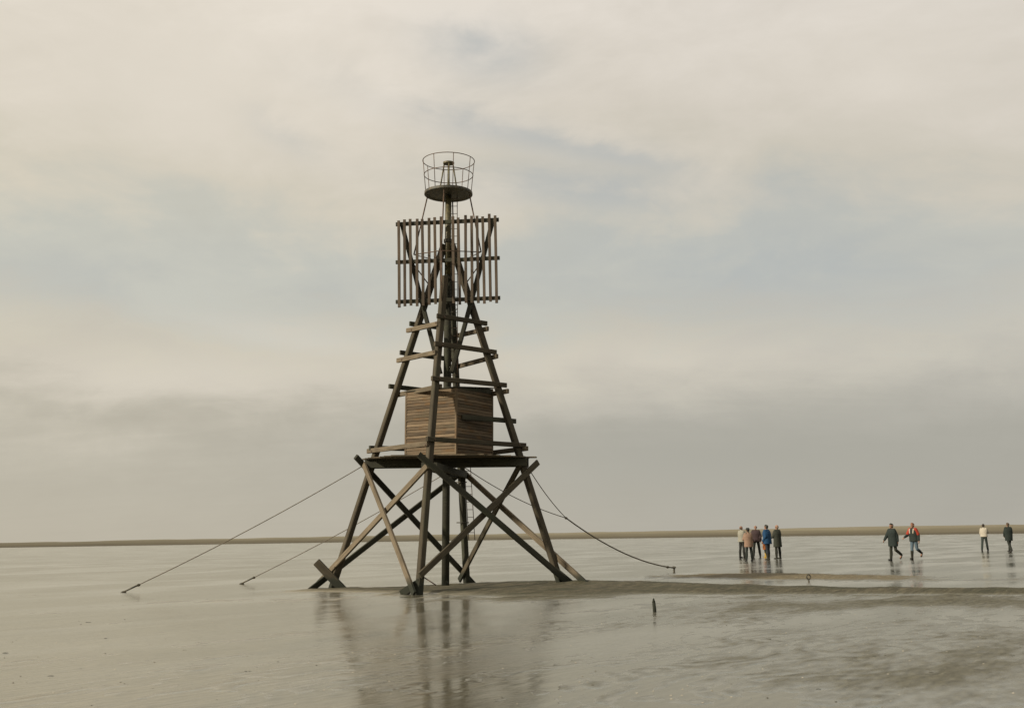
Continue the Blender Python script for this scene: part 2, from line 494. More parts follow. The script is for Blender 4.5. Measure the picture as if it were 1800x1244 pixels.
def height(X, Y):
    X = np.asarray(X, float)
    Y = np.asarray(Y, float)
    ca, sa = math.cos(rad(-54)), math.sin(rad(-54))
    xr, yr = X * ca - Y * sa, X * sa + Y * ca
    streak = fbm(xr * 0.16, yr * 0.62, 3, 5, 0.55)
    small = fbm(xr * 1.1, yr * 2.6, 11, 3, 0.5)
    grit = fbm(xr * 3.6, yr * 8.5, 19, 3, 0.6)
    bed = -0.0135 + 0.0070 * streak + 0.0045 * small + 0.0036 * grit
    bed = bed + 0.0045 * sstep(-Y, -24.0, -11.0)
    # current ripples, in patches
    rp = np.sin((yr + 0.9 * fbm(xr * 0.5, yr * 0.5, 61, 3)) * 2 * math.pi / 0.46)
    rmask = sstep(fbm(X * 0.11, Y * 0.13, 71, 3), -0.35, 0.45) * (1 - sstep(np.hypot(X, Y), 24, 42))
    bed = bed + 0.0034 * rp * rmask
    # the shoal in front of the beacon and to the right lies a little higher
    sh = sstep(X, -2.5, 5.0) * (1 - sstep(Y, 22.0, 26.0))
    bed = bed + 0.0130 * sh
    bed = bed + 0.0085 * np.exp(-((X + 1.2) / 2.8) ** 2 - ((Y - 12.5) / 4.0) ** 2)
    bed = bed + 0.020 * np.exp(-((X - 8.5) / 4.0) ** 2 - ((Y - 22.3 + 0.06 * (X - 7)) / 1.9) ** 2) * (1 + 0.5 * streak)
    # faint bars on the left
    bed = bed + 0.013 * np.exp(-((X + 6.8) / 3.2) ** 2 - ((Y - 27.6 - 0.10 * X) / 0.7) ** 2)
    bed = bed + 0.011 * np.exp(-((X + 6.0) / 3.0) ** 2 - ((Y - 42.0) / 1.0) ** 2)
    # main ridge that the feet stand in
    w1 = 0.45 * fbm(X * 0.35, Y * 0.05, 21, 3)
    w2 = 0.45 * fbm(X * 0.30, Y * 0.05, 31, 3)
    xs = [-7.2, -5.6, -4.0, -2.4, -0.6, 1.7, 3.3, 5.6, 8.0, 11.5, 16, 24, 34]
    yn = np.interp(X, xs, [31.0, 30.4, 29.5, 27.9, 27.0, 26.4, 26.3, 25.8, 25.2, 24.6, 24.2, 24.0, 24.0]) + w1
    yf = np.interp(X, xs, [31.2, 32.4, 33.2, 34.0, 35.2, 35.2, 34.0, 31.0, 28.2, 26.6, 26.0, 25.6, 25.2]) + w2
    hh = np.interp(X, xs, [0.0, 0.040, 0.055, 0.075, 0.11, 0.145, 0.145, 0.130, 0.105, 0.095, 0.085, 0.06, 0.0])
    tt = np.clip((Y - yn) / np.maximum(yf - yn, 0.3), 0, 1)
    prof = np.sin(np.pi * tt ** 1.12) ** 0.95
    inside = (Y > yn) & (Y < yf)
    ridge = np.where(inside, hh * prof * (1 + 0.22 * fbm(X * 0.7, Y * 0.7, 41, 4)), 0)
    bed = bed + ridge * 1.0 + np.where(inside, 0.012 * np.minimum(1, prof * 3), 0)
    # low tan apron in front of the ridge
    ap = np.exp(-((X + 0.9) / 2.6) ** 2 - ((Y - 26.0 - 0.1 * X) / 1.5) ** 2)
    bed = bed + 0.026 * ap * (1 + 0.6 * streak)
    # second bar, behind on the right
    cb = 36.2 - 0.55 * (X - 8.6)
    bed = bed + 0.105 * np.exp(-((X - 8.9) / 3.1) ** 2 - ((Y - cb - 0.3) / 2.3) ** 2) * (1 + 0.25 * small)
    bed = bed + 0.030 * np.exp(-((X - 19.9) / 2.0) ** 2 - ((Y - 50.8) / 0.55) ** 2)
    bed = bed + 0.012 * np.exp(-((X - 16.0) / 5.5) ** 2 - ((Y - 31.8) / 0.9) ** 2)
    # soft toe along the ridge
    bed = bed + 0.016 * np.exp(-((Y - yn + 0.5) / 0.8) ** 2) * np.clip(hh / 0.1, 0, 1) * (1 + 0.8 * small)
    # scour hollows round the beacon's legs
    for fx, fy in FEET:
        dd = np.hypot(X - fx, (Y - fy))
        bed = bed - 0.13 * np.exp(-(dd / 0.36) ** 2) + 0.022 * np.exp(-((dd - 0.75) / 0.22) ** 2)
    far = sstep(np.hypot(X, Y), 90, 400)
    bed = bed * (1 - far) + far * (-0.02 + 0.006 * streak)
    return bed


def build_flat():
    thf = np.radians(np.concatenate([np.linspace(-32, 32, 681), np.linspace(34, 326, 110)]))
    nr = np.concatenate([np.geomspace(0.5, 6.0, 12)[:-1], np.geomspace(6.0, 80.0, 500), np.geomspace(80, 9000, 46)[1:]])
    A, Rr = np.meshgrid(thf, nr)
    X = (Rr * np.sin(A))
    Y = (Rr * np.cos(A))
    Z = height(X, Y)
    nrow, ncol = X.shape
    co = np.stack([X.ravel(), Y.ravel(), Z.ravel()], 1)
    i, j = np.meshgrid(np.arange(nrow - 1), np.arange(ncol), indexing='ij')
    j2 = (j + 1) % ncol
    q = np.stack([i * ncol + j, i * ncol + j2, (i + 1) * ncol + j2, (i + 1) * ncol + j], -1).reshape(-1, 4)[:, ::-1]
    me = bpy.data.meshes.new('tidal_flat')
    n = len(q)
    me.vertices.add(len(co) + 1)
    allco = np.vstack([co, [[0, 0, float(height(0.0, 0.0))]]])
    me.vertices.foreach_set('co', allco.ravel())
    ring = np.array([[ (k + 1) % ncol, k, len(co)] for k in range(ncol)])
    me.loops.add(n * 4 + len(ring) * 3)
    me.loops.foreach_set('vertex_index', np.concatenate([q.ravel(), ring.ravel()]))
    me.polygons.add(n + len(ring))
    me.polygons.foreach_set('loop_start', np.concatenate([np.arange(n) * 4, n * 4 + np.arange(len(ring)) * 3]))
    me.update(calc_edges=True)
    me.validate()
    shade_smooth(me)
    return me


flat = link('tidal_flat', build_flat(), M['sand'])
tag(flat, 'wet brown sand of the tidal flat with low ridges', None, None, 'structure')

me = bpy.data.meshes.new('water')
S = 9000.0
me.from_pydata([(-S, -S, 0), (S, -S, 0), (S, S, 0), (-S, S, 0)], [], [(0, 1, 2, 3)])
tag(link('water', me, M['water']), 'thin film of still water over the sand flat', None, None, 'structure')


def build_bank():
    cx = [-1400, -700, -300, -120, 0, 120, 190, 330, 800]
    xs = np.arange(-1400, 801, 4.0)
    yc = np.interp(xs, cx, [620, 590, 560, 640, 640, 520, 430, 360, 300])
    ht = np.interp(xs, cx, [1.6, 1.9, 2.15, 3.3, 3.6, 3.4, 3.35, 3.2, 3.0]) * (1 + 0.07 * fbm(xs * 0.013, xs * 0 + 2, 51, 4)) + 0.10 * fbm(xs * 0.09, xs * 0 + 5, 53, 3)
    prof = [(-60, -0.06), (-40, 0.45), (-30, 0.62), (-24, 0.95), (-10, 1.75), (0, 2.9), (12, 3.25), (30, 2.9), (60, 1.4), (100, -0.06)]
    V = []
    for k, (x, y, h) in enumerate(zip(xs, yc, ht)):
        for (dy_, z) in prof:
            zz_ = z / 3.25 * h + (0.10 * float(vnoise(np.array([x * 0.05]), np.array([dy_ * 0.1]), 5)[0]) if 0.5 < z else 0)
            V.append((x, y + dy_ + 8 * math.sin(x * 0.017), zz_))
    P = len(prof)
    Fc = []
    for k in range(len(xs) - 1):
        for j in range(P - 1):
            a = k * P + j
            Fc.append((a, a + P, a + P + 1, a + 1))
    me = bpy.data.meshes.new('far_sandbank')
    me.from_pydata(V, [], Fc)
    shade_smooth(me)
    return me


tag(link('far_sandbank', build_bank(), M['bank']), 'low tan sandbank along the horizon', None, None, 'structure')


# ------------------------------------------------------------------ beam shapes
def beam_mesh(L, w, h, rng, ch=0.12, bow=0.006, segs=4):
    """squared timber lying along local X, chamfered edges, slightly bowed and uneven"""
    c = min(w, h) * ch
    a, d = w / 2, h / 2
    sec = [(-a + c, -d), (a - c, -d), (a, -d + c), (a, d - c), (a - c, d), (-a + c, d), (-a, d - c), (-a, -d + c)]
    V, Fc = [], []
    by, bz = rng.uniform(-bow, bow) * L / 3, rng.uniform(-bow, bow) * L / 3
    for i in range(segs + 1):
        s = i / segs
        k = math.sin(math.pi * s)
        sk = rng.uniform(-0.012, 0.012) if i in (0, segs) else 0
        g = 1 + rng.uniform(-0.02, 0.02)
        for (y, z) in sec:
            V.append((L * (s - 0.5) + sk * (1 if y > 0 else -1), y * g + by * k, z * g + bz * k))
    for i in range(segs):
        for j in range(8):
            j2 = (j + 1) % 8
            Fc.append((i * 8 + j, i * 8 + j2, (i + 1) * 8 + j2, (i + 1) * 8 + j))
    Fc.append(tuple(range(7, -1, -1)))
    Fc.append(tuple(segs * 8 + j for j in range(8)))
    me = bpy.data.meshes.new('timber')
    me.from_pydata(V, [], [f[::-1] for f in Fc])
    me.update()
    return me


def frame(p, q, up=Vector((0, 0, 1))):
    p, q = Vector(p), Vector(q)
    x = (q - p).normalized()
    up = Vector(up)
    z = up - x * up.dot(x)
    if z.length < 1e-4:
        z = Vector((0, 1, 0)) - x * x.y
    z.normalize()
    y = z.cross(x)
    c = (p + q) / 2
    return Matrix(((x.x, y.x, z.x, c.x), (x.y, y.y, z.y, c.y), (x.z, y.z, z.z, c.z), (0, 0, 0, 1))), (q - p).length


RNG = random.Random(3)


def beam(name, p, q, w, h, parent, mat, up=(0, 0, 1), **kw):
    m, L = frame(p, q, up)
    return link(name, beam_mesh(L, w, h, RNG, **kw), mat, parent, mtx=m)


def tube_mesh(pts, r, n=8, r_end=None, closed=False):
    pts = [Vector(p) for p in pts]
    V, Fc = [], []
    m = len(pts)
    prev = None
    for i, p in enumerate(pts):
        if closed:
            d = pts[(i + 1) % m] - pts[i - 1]
        else:
            d = pts[min(i + 1, m - 1)] - pts[max(i - 1, 0)]
        d.normalize()
        if prev is None:
            ref = Vector((0, 0, 1)) if abs(d.z) < 0.9 else Vector((1, 0, 0))
            a = ref - d * ref.dot(d)
        else:
            a = prev - d * prev.dot(d)
        a.normalize()
        prev = a
        b_ = d.cross(a)
        rr = r if r_end is None else r + (r_end - r) * i / (m - 1)
        for k in range(n):
            t_ = 2 * math.pi * k / n
            V.append(p + (a * math.cos(t_) + b_ * math.sin(t_)) * rr)
    for i in range(m if closed else m - 1):
        i2 = (i + 1) % m
        for k in range(n):
            k2 = (k + 1) % n
            Fc.append((i * n + k, i * n + k2, i2 * n + k2, i2 * n + k))
    if not closed:
        Fc.append(tuple(range(n - 1, -1, -1)))
        Fc.append(tuple((m - 1) * n + k for k in range(n)))
    me = bpy.data.meshes.new('tube')
    me.from_pydata(V, [], Fc)
    shade_smooth(me)
    me.update()
    return me


def rod(name, p, q, r, parent, mat, n=8, r_end=None):
    return link(name, tube_mesh([p, q], r, n, r_end), mat, parent)


def lathe_mesh(prof, n=28):
    V, Fc = [], []
    for (r, z) in prof:
        for k in range(n):
            t_ = 2 * math.pi * k / n
            V.append((r * math.cos(t_), r * math.sin(t_), z))
    for i in range(len(prof) - 1):
        for k in range(n):
            k2 = (k + 1) % n
            Fc.append((i * n + k, i * n + k2, (i + 1) * n + k2, (i + 1) * n + k))
    Fc.append(tuple(range(n - 1, -1, -1)))
    Fc.append(tuple((len(prof) - 1) * n + k for k in range(n)))
    me = bpy.data.meshes.new('lathe')
    me.from_pydata(V, [], Fc)
    me.update()
    return me


# ------------------------------------------------------------------ the beacon
A0 = 3.388
HT = 10.624
ROT = rad(-8.0)
LEAN = rad(0.71)
root = bpy.data.objects.new('wooden_beacon', None)
COL.objects.link(root)
root.empty_display_size = 0.5
root.matrix_world = Matrix.Translation((-2.031, 31.995, 0.0)) @ Matrix.Rotation(LEAN, 4, 'Y') @ Matrix.Rotation(ROT, 4, 'Z')
tag(root, 'tall weathered timber beacon tower with slatted board and small plank hut', 'beacon')
ROOTM = root.matrix_world.copy()
DIRS = {'L': Vector((-1, 0, 0)), 'F': Vector((0, -1, 0)), 'R': Vector((1, 0, 0)), 'B': Vector((0, 1, 0))}


def leg_at(k, z):
    return DIRS[k] * (A0 * (1 - z / HT)) + Vector((0, 0, z))


def wpt(p):
    return ROOTM @ Vector(p)


def outward(a, b_):
    return (DIRS[a] + DIRS[b_]).normalized()


# legs: squared timbers, faces parallel to the sides of the square
LEGW = 0.175
for k, ztop, mat in (('L', 10.25, 'timber'), ('R', 10.25, 'timber'), ('B', 10.05, 'dark_and_shaded'), ('F', 9.12, 'timber')):
    p, q = leg_at(k, -0.35), leg_at(k, ztop)
    side = {'L': Vector((1, 1, 0)), 'R': Vector((1, -1, 0)), 'F': Vector((-1, 1, 0)), 'B': Vector((1, 1, 0))}[k]
    beam('leg', p, q, LEGW, LEGW, root, M[mat], up=side, bow=0.004, segs=8)

# central mast
link('mast', tube_mesh([(0, 0, -0.3), (0, 0, 3), (0, 0, 6.0), (0, 0, 9.3)], 0.115, 16, 0.105), M['dark_and_shaded'], root)
link('upper_mast', tube_mesh([(0, 0, 9.2), (0, 0, 10.5), (0, 0, 11.8)], 0.100, 16, 0.097), M['mast'], root)
for z in (9.2, 10.36):
    link('mast_collar', lathe_mesh([(0.10, z - 0.05), (0.135, z - 0.05), (0.135, z + 0.05), (0.10, z + 0.05)], 16), M['darksteel'], root)

# ring beams: two courses at every level, laid log-cabin fashion on the outer faces
for zu, zl in ((7.79, 7.61), (6.91, 6.71), (5.90, 5.70), (4.11, 3.96)):
    for (a, b_, z, mat, e1, e2) in (('L', 'B', zu, 'dark_and_shaded', 0.22, 0.16), ('F', 'R', zu, 'timber', 0.24, 0.26),
                                    ('L', 'F', zl, 'bleached_and_lit', 0.30, 0.06), ('R', 'B', zl, 'bleached_and_lit', 0.28, 0.24)):  # tone follows the light: sunlit sides painted pale, shaded sides dark
        pa, pb = leg_at(a, z), leg_at(b_, z)
        d = (pb - pa).normalized()
        inside = (a, b_, zl) == ('L', 'F', 5.70)
        o_ = outward(a, b_) * (LEGW / 2 + 0.045) * (-1 if inside else 1)
        j1, j2 = RNG.uniform(-0.035, 0.035), RNG.uniform(-0.035, 0.035)
        beam('ring_beam', pa - d * e1 + o_ + Vector((0, 0, j1)), pb + d * e2 + o_ + Vector((0, 0, j2)), 0.085, 0.135, root, M[mat])
# bolt heads where the ring beams are fixed to the legs
bolt_me = lathe_mesh([(0.034, -0.012), (0.034, 0.010), (0.020, 0.018)], 8)
for zu, zl in ((7.79, 7.61), (6.91, 6.71), (5.90, 5.70), (4.11, 3.96)):
    for (a, b_, z) in (('F', 'R', zu), ('L', 'F', zl)):
        if (a, z) == ('L', 5.70):
            continue
        o_ = outward(a, b_)
        for k in (a, b_):
            p = leg_at(k, z) + o_ * (LEGW / 2 + 0.088)
            m_ = o_.to_track_quat('Z', 'Y').to_matrix().to_4x4()
            m_.translation = p
            link('bolt', bolt_me, M['rust'], root, mtx=m_)
# odd single beam on the right-hand side at hut height
pa, pb = leg_at('F', 4.84), leg_at('R', 4.84)
d = (pb - pa).normalized()
o_ = outward('F', 'R') * (LEGW / 2 + 0.04)
beam('ring_beam', pa + d * 1.05 - o_, pb + d * 0.38 - o_, 0.08, 0.14, root, M['dark_and_shaded'])

# deck: twin bearers along and across, planks on top
DK = 3.74
for s in (-1, 1):
    beam('bearer', (-2.42, s * 0.16, DK - 0.145), (2.42, s * 0.16, DK - 0.145), 0.10, 0.25, root, M['dark_and_shaded'])
    beam('bearer', (s * 0.17, -2.35, DK - 0.37), (s * 0.17, 2.35, DK - 0.37), 0.10, 0.19, root, M['dark_and_shaded'])
for i in range(13):
    o_ = -1.26 + i * 0.21
    hl = 2.52 - max(0, abs(o_) - 0.12) * 1.05
    beam('deck_plank', (-hl + RNG.uniform(-0.05, 0.05), o_, DK), (hl + RNG.uniform(-0.05, 0.10) + (0.12 if i == 6 else 0), o_, DK), 0.195, 0.038,
         root, M['timber'] if i % 3 else M['bleached_and_lit'], segs=2)

# X braces below the deck; each side of the square has two
def brace(p, q, side, mat, off=1.0, w=0.075, h=0.165, lift=0.0):
    o_ = side * (LEGW / 2 + w / 2 + 0.006) * off
    beam('brace', Vector(p) + o_, Vector(q) + o_, w, h, root, M[mat], bow=0.008, up=side.cross(Vector(q) - Vector(p)))


def ext(p, q, e1, e2):
    p, q = Vector(p), Vector(q)
    d = (q - p).normalized()
    return p - d * e1, q + d * e2


lf, fr_, rb, lb = outward('L', 'F'), outward('F', 'R'), outward('R', 'B'), outward('L', 'B')  # brace tones below carry painted sun and shade, side by side
brace(*ext(leg_at('L', 3.42), leg_at('B', 0.30), 0.62, 0.75), lb, 'dark_and_shaded', 1.0)
brace(*ext(leg_at('B', 3.35), leg_at('L', 0.42), 0.10, 0.85), lb, 'dark_and_shaded', 2.0)
brace(*ext(leg_at('L', 3.55), leg_at('F', 0.20), 0.06, 0.30), lf, 'bleached_and_lit', 2.0)
brace(*ext(leg_at('F', 3.30), leg_at('L', 0.66), 0.12, 1.28), lf, 'bleached_and_lit', 1.0)
brace(*ext(leg_at('F', 3.30), leg_at('R', 0.25), 0.58, 0.50), fr_, 'dark_and_shaded', 2.0)
brace(*ext(leg_at('R', 3.30), leg_at('F', 0.55), 0.55, 0.15), fr_, 'timber', 1.0)
brace(*ext(leg_at('R', 3.48), leg_at('B', 0.30), 0.10, 0.35), rb, 'timber', -1.0)
brace(*ext(leg_at('B', 3.45), leg_at('R', 0.92), 0.10, 1.75), rb, 'bleached_and_lit', 1.0)
# short broken plank leaning across the left foot, and a dark wedge at the front foot
fl = leg_at('L', 0)
beam('foot_plank', fl + Vector((-0.36, -0.42, 0.74)), fl + Vector((0.44, -0.34, -0.06)), 0.11, 0.235, root, M['timber'], up=(0.7, 0.1, 0.7))
ff = leg_at('F', 0)
beam('foot_plank', ff + Vector((-0.52, 0.20, -0.02)), ff + Vector((0.02, 0.02, 0.30)), 0.09, 0.20, root, M['dark_and_shaded'])
fR = leg_at('R', 0)
beam('foot_plank', fR + Vector((0.42, -0.12, 0.02)), fR + Vector((-0.25, -0.05, 0.55)), 0.09, 0.20, root, M['dark_and_shaded'])
rod('iron_spike', ff + Vector((0.10, 0.10, 0.42)), ff + Vector((0.44, 0.05, 0.22)), 0.016, root, M['rust'])

# hut
hut = link('hut', None, None, root, mtx=Matrix.Translation((0.085, 0.0, DK + 0.024)) @ Matrix.Rotation(-ROT, 4, 'Z') @ Matrix.Rotation(rad(-33.0), 4, 'Z'))
HS = 1.84
HH = 1.90
RISE = 0.17
NB = 22
bh = HH / NB
hb = HS / 2
# faces: x = -hb etc. front-left face is y = -hb (after rotation), front-right face is x = +hb
unit = beam_mesh(HS, 0.020, bh * 1.12, RNG, ch=0.14, bow=0.0, segs=1)
unit2 = beam_mesh(HS, 0.020, bh * 1.12, RNG, ch=0.14, bow=0.0, segs=1)
for f_, (org, rz) in enumerate((((0, -hb), 0), ((hb, 0), math.pi / 2), ((0, hb), math.pi), ((-hb, 0), -math.pi / 2))):
    for i in range(NB):
        jog = RNG.uniform(-0.006, 0.006)
        mm = Matrix.Translation((org[0], org[1], bh * (i + 0.5))) @ Matrix.Rotation(rz, 4, 'Z') @ Matrix.Translation((0, jog, 0)) \
            @ Matrix.Rotation(rad(RNG.uniform(-0.06, 0.06)), 4, 'Y') @ Matrix.Rotation(rad(-12), 4, 'X')
        link('board', unit if i % 2 else unit2, M['board'], hut, mtx=mm)
for (x, y) in ((hb, -hb), (-hb, -hb), (hb, hb), (-hb, hb)):
    top = HH + (RISE if y > 0 else 0.0) + 0.0
    sx, sy = (1 if x > 0 else -1), (1 if y > 0 else -1)
    beam('corner_post', (x - sx * 0.012, y - sy * 0.012, 0.0), (x - sx * 0.012, y - sy * 0.012, top - 0.01), 0.065, 0.065, hut, M['board'], up=(0, 1, 0), segs=2)
# fascia wedges carrying the sloping roof, and roof boards
for sx in (-1, 1):
    me = bpy.data.meshes.new('gable')
    x0, x1 = sx * (hb - 0.012), sx * (hb + 0.012)
    V = [(x0, -hb, HH), (x0, hb, HH), (x0, hb, HH + RISE), (x1, -hb, HH), (x1, hb, HH), (x1, hb, HH + RISE)]
    me.from_pydata(V, [], [(0, 1, 2), (3, 5, 4), (0, 3, 4, 1), (1, 4, 5, 2), (2, 5, 3, 0)])
    link('gable_board', me, M['dark_and_shaded'], hut)
for i in range(9):
    yy0 = -hb - 0.04 + i * (HS + 0.08) / 9
    yc_ = yy0 + (HS + 0.08) / 18
    zc = HH + 0.028 + (yc_ + hb) / HS * RISE
    m_ = Matrix.Translation((0, yc_, zc)) @ Matrix.Rotation(math.atan(RISE / HS), 4, 'X')
    link('roof_board', beam_mesh(HS + 0.09, (HS + 0.08) / 9 * 0.985, 0.026, RNG, segs=1), M['dark_and_shaded'], hut, mtx=m_)

# V struts that spread out to carry the slatted board
VS = {}
for s in (-1, 1):
    p, q = Vector((s * 0.17, -0.16, 6.25)), Vector((s * 1.42, -0.16, 10.93))
    VS[s] = (p, q)
    beam('board_strut', p, q, 0.12, 0.15, root, M['dark_and_shaded'], up=(0, 1, 0))

# slatted board
PT = Matrix.Translation((0.045, -0.27, 9.66)) @ Matrix.Rotation(rad(-1.0), 4, 'Y') @ Matrix.Rotation(rad(3.0), 4, 'Z')
panel = link('slatted_board', None, None, root, mtx=PT)
for z in (1.22, 0.03, -1.20):
    beam('rail', (-1.58, 0, z), (1.58, 0, z), 0.07, 0.115, panel, M['dark_and_shaded'])
smeshes = [beam_mesh(2.70, 0.045, 0.082, RNG, bow=0.006, segs=3) for _ in range(4)]
for i in range(17):
    if i == 8:
        continue
    x = -1.475 + i * 2.95 / 16 + RNG.uniform(-0.006, 0.006)
    zo = RNG.uniform(-0.035, 0.035)
    m_, _ = frame((x, -0.062, -1.37 + zo), (x + RNG.uniform(-0.022, 0.022), -0.062, 1.37 + zo), up=(1, 0, 0))
    link('slat', smeshes[i % 4], M['slat'], panel, mtx=m_)

# top platform, basket railing and lamp stand
ZP = 11.86
link('platform_disc', lathe_mesh([(0.12, ZP - 0.04), (0.60, ZP - 0.02), (0.66, ZP - 0.045), (0.735, ZP - 0.04), (0.745, ZP - 0.03), (0.740, ZP + 0.045),
                                  (0.69, ZP + 0.055), (0.45, ZP + 0.090), (0.2, ZP + 0.10)], 36), M['darksteel'], root)
cap = link('mast_cap', lathe_mesh([(0.20, ZP + 0.10), (0.15, ZP + 0.14), (0.07, ZP + 0.22), (0.065, ZP + 0.29), (0.03, ZP + 0.31)], 16), M['mast'], root)
rail = link('guard_rail', None, None, root, loc=(0, 0, 0))
R1, Z1, R2, Z2, R3, Z3 = 0.80, ZP + 1.05, 0.755, ZP + 0.60, 0.71, ZP + 0.05
for r_, z_ in ((R1, Z1), (R2, Z2)):
    pts = [(r_ * math.cos(2 * math.pi * k / 40), r_ * math.sin(2 * math.pi * k / 40), z_) for k in range(40)]
    link('rail_ring', tube_mesh(pts, 0.013, 6, closed=True), M['rust'], rail)
for k in range(8):
    t_ = rad(22 + 45 * k)
    rod('rail_post', (R3 * math.cos(t_), R3 * math.sin(t_), Z3), (R1 * math.cos(t_), R1 * math.sin(t_), Z1), 0.011, rail, M['rust'], 6)
stand = link('lamp_stand', None, None, root, loc=(0, 0, ZP))
link('stand_plate', lathe_mesh([(0.10, 0.95), (0.17, 0.96), (0.175, 1.01), (0.12, 1.025)], 20), M['mast'], stand)
for k in range(4):
    t_ = rad(16 + 90 * k)
    rod('stand_leg', (0.27 * math.cos(t_), 0.27 * math.sin(t_), 0.09), (0.135 * math.cos(t_), 0.135 * math.sin(t_), 0.965), 0.022, stand, M['mast'], 6)

# stays from the platform to the spreaders, tie rods, diagonals
sp = {'L': Vector((-1.04, -0.10, 9.95)), 'R': Vector((1.04, -0.10, 9.95)), 'F': Vector((0.0, -0.98, 9.80)), 'B': Vector((0.0, 0.95, 9.85))}
for k in 'LRFB':
    rod('stay', DIRS[k] * 0.66 + Vector((0, 0, ZP - 0.06)), sp[k], 0.021, root, M['rust'], 6)
rod('stay', sp['F'], leg_at('F', 8.30) + Vector((0, -0.1, 0)), 0.021, root, M['rust'], 6)
for a, b_ in (('L', 'F'), ('F', 'R'), ('R', 'B'), ('B', 'L')):
    rod('tie_rod', sp[a], sp[b_], 0.015, root, M['rust'], 6)
for s, k in ((-1, 'L'), (1, 'R')):
    p, q = VS[s]
    rod('stay', p.lerp(q, 0.74) + Vector((0, 0.1, 0)), leg_at(k, 8.95) + Vector((0, -0.05, 0)), 0.018, root, M['rust'], 6)


# ladders
def ladder(p, q, wdir, width, step, parent):
    p, q, wd = Vector(p), Vector(q), Vector(wdir).normalized()
    h = link('ladder', None, None, parent, loc=p)
    d = q - p
    for s in (-0.5, 0.5):
        rod('stile', wd * width * s, d + wd * width * s, 0.012, h, M['rust'], 6)
    n_ = int(d.length / step)
    me_ = None
    for i in range(1, n_ + 1):
        c_ = d * (i / (n_ + 0.5))
        if me_ is None:
            me_ = tube_mesh([wd * (-width / 2), wd * (width / 2)], 0.009, 6)
        link('rung', me_, M['rust'], h, loc=c_)
    return h


ladder((0.22, 0.02, 5.75), (0.17, 0.02, 11.82), (1, 0.1, 0), 0.20, 0.24, root)
lb0, lb1 = leg_at('B', 1.35), leg_at('B', 3.62)
ladder(lb0 + Vector((0.24, 0, 0)), lb1 + Vector((0.22, 0, 0)), (1, 0.1, 0), 0.19, 0.24, root)
for z in (1.9, 3.15):
    p = leg_at('B', z)
    rod('iron_peg', p + Vector((-0.20, -0.13, 0)), p + Vector((0.20, -0.13, 0)), 0.017, root, M['darksteel'], 6)
for k, z in (('F', 8.3),):
    p = leg_at(k, z)
rod('hook', (0.13, -0.1, 8.10), (0.34, -0.12, 8.22), 0.016, root, M['darksteel'], 6)


# ------------------------------------------------------------------ guy wires
def sag(p, q, s, n=14):
    p, q = Vector(p), Vector(q)
    return [p.lerp(q, i / n) - Vector((0, 0, s * 4 * (i / n) * (1 - i / n))) for i in range(n + 1)]


def lump(r, seed, n=10, sq=0.8):
    rg = random.Random(seed)
    prof = [(r * 0.35, -r * sq), (r * 0.9, -r * 0.45 * sq), (r, 0.0), (r * 0.8, r * 0.5 * sq), (r * 0.3, r * 0.85 * sq)]
    me_ = lathe_mesh(prof, n)
    for v in me_.vertices:
        v.co *= 1 + rg.uniform(-0.14, 0.14)
    return me_


def guy(tops, anchor, label, junction=None, sg=0.12, thick=0.016, turn=0.06, stake=False):
    anchor = Vector(anchor)
    g = link('guy_wire', None, None, None, loc=(anchor.x, anchor.y, 0))
    tag(g, label, 'guy wire', 'guy wires staying the beacon')
    o_ = Vector((anchor.x, anchor.y, 0))
    end = anchor
    if junction is None:
        for tp in tops:
            pts = sag(wpt(tp), end, sg)
            link('wire', tube_mesh([p - o_ for p in pts], thick * 0.8, 6), M['wire'], g)
        a = (wpt(tops[0]) - end)
        s1 = end + a * turn
        s1.z -= sg * 4 * turn * (1 - turn)
        link('rigging_screw', tube_mesh([end - o_, s1 - o_], thick * 1.5, 6), M['darksteel'], g)
        link('shackle', lump(0.052, 5), M['darksteel'], g, loc=s1 - o_)
        link('anchor_eye', lump(0.085, 6, sq=0.6), M['darksteel'], g, loc=end - o_ + Vector((0, 0, -0.02)))
    else:
        J = Vector(junction)
        for tp, s_ in zip(tops, (0.10, 0.16)):
            link('wire', tube_mesh([p - o_ for p in sag(wpt(tp), J, s_)], thick * 0.8, 6), M['wire'], g)
        link('hawser', tube_mesh([p - o_ for p in sag(J, end, 0.30)], thick * 1.55, 6), M['wire'], g)
        link('shackle', lump(0.052, 9), M['darksteel'], g, loc=J - o_)
        b0 = J.lerp(end, 0.93)
        b0.z -= 0.30 * 4 * 0.93 * 0.07
        link('shackle', lump(0.062, 10), M['darksteel'], g, loc=b0 - o_)
        link('anchor_stake', tube_mesh([(0, 0, -0.25), (0, 0, end.z + 0.03)], 0.05, 8, 0.04), M['darksteel'], g)
        link('anchor_eye', lump(0.085, 12, sq=0.6), M['darksteel'], g, loc=(0, 0, end.z + 0.02))
    return g


guy([leg_at('L', 3.66) + Vector((-0.12, 0, 0))], (-11.38, 32.06, 0.02), 'guy wire running from the left leg to the outermost anchor on the left')
guy([leg_at('B', 3.66) + Vector((-0.1, 0.1, 0))], (-9.2, 37.08, 0.02), 'guy wire from behind the tower to the left anchor nearer its foot', sg=0.10)
guy([leg_at('R', 3.50) + Vector((0.12, 0, 0)), leg_at('B', 3.62) + Vector((0.1, 0.1, 0))], (6.21, 43.11, 0.14),
    'two wires meeting in one sagging guy rope staked on the right', junction=(1.675, 35.5, 2.005))

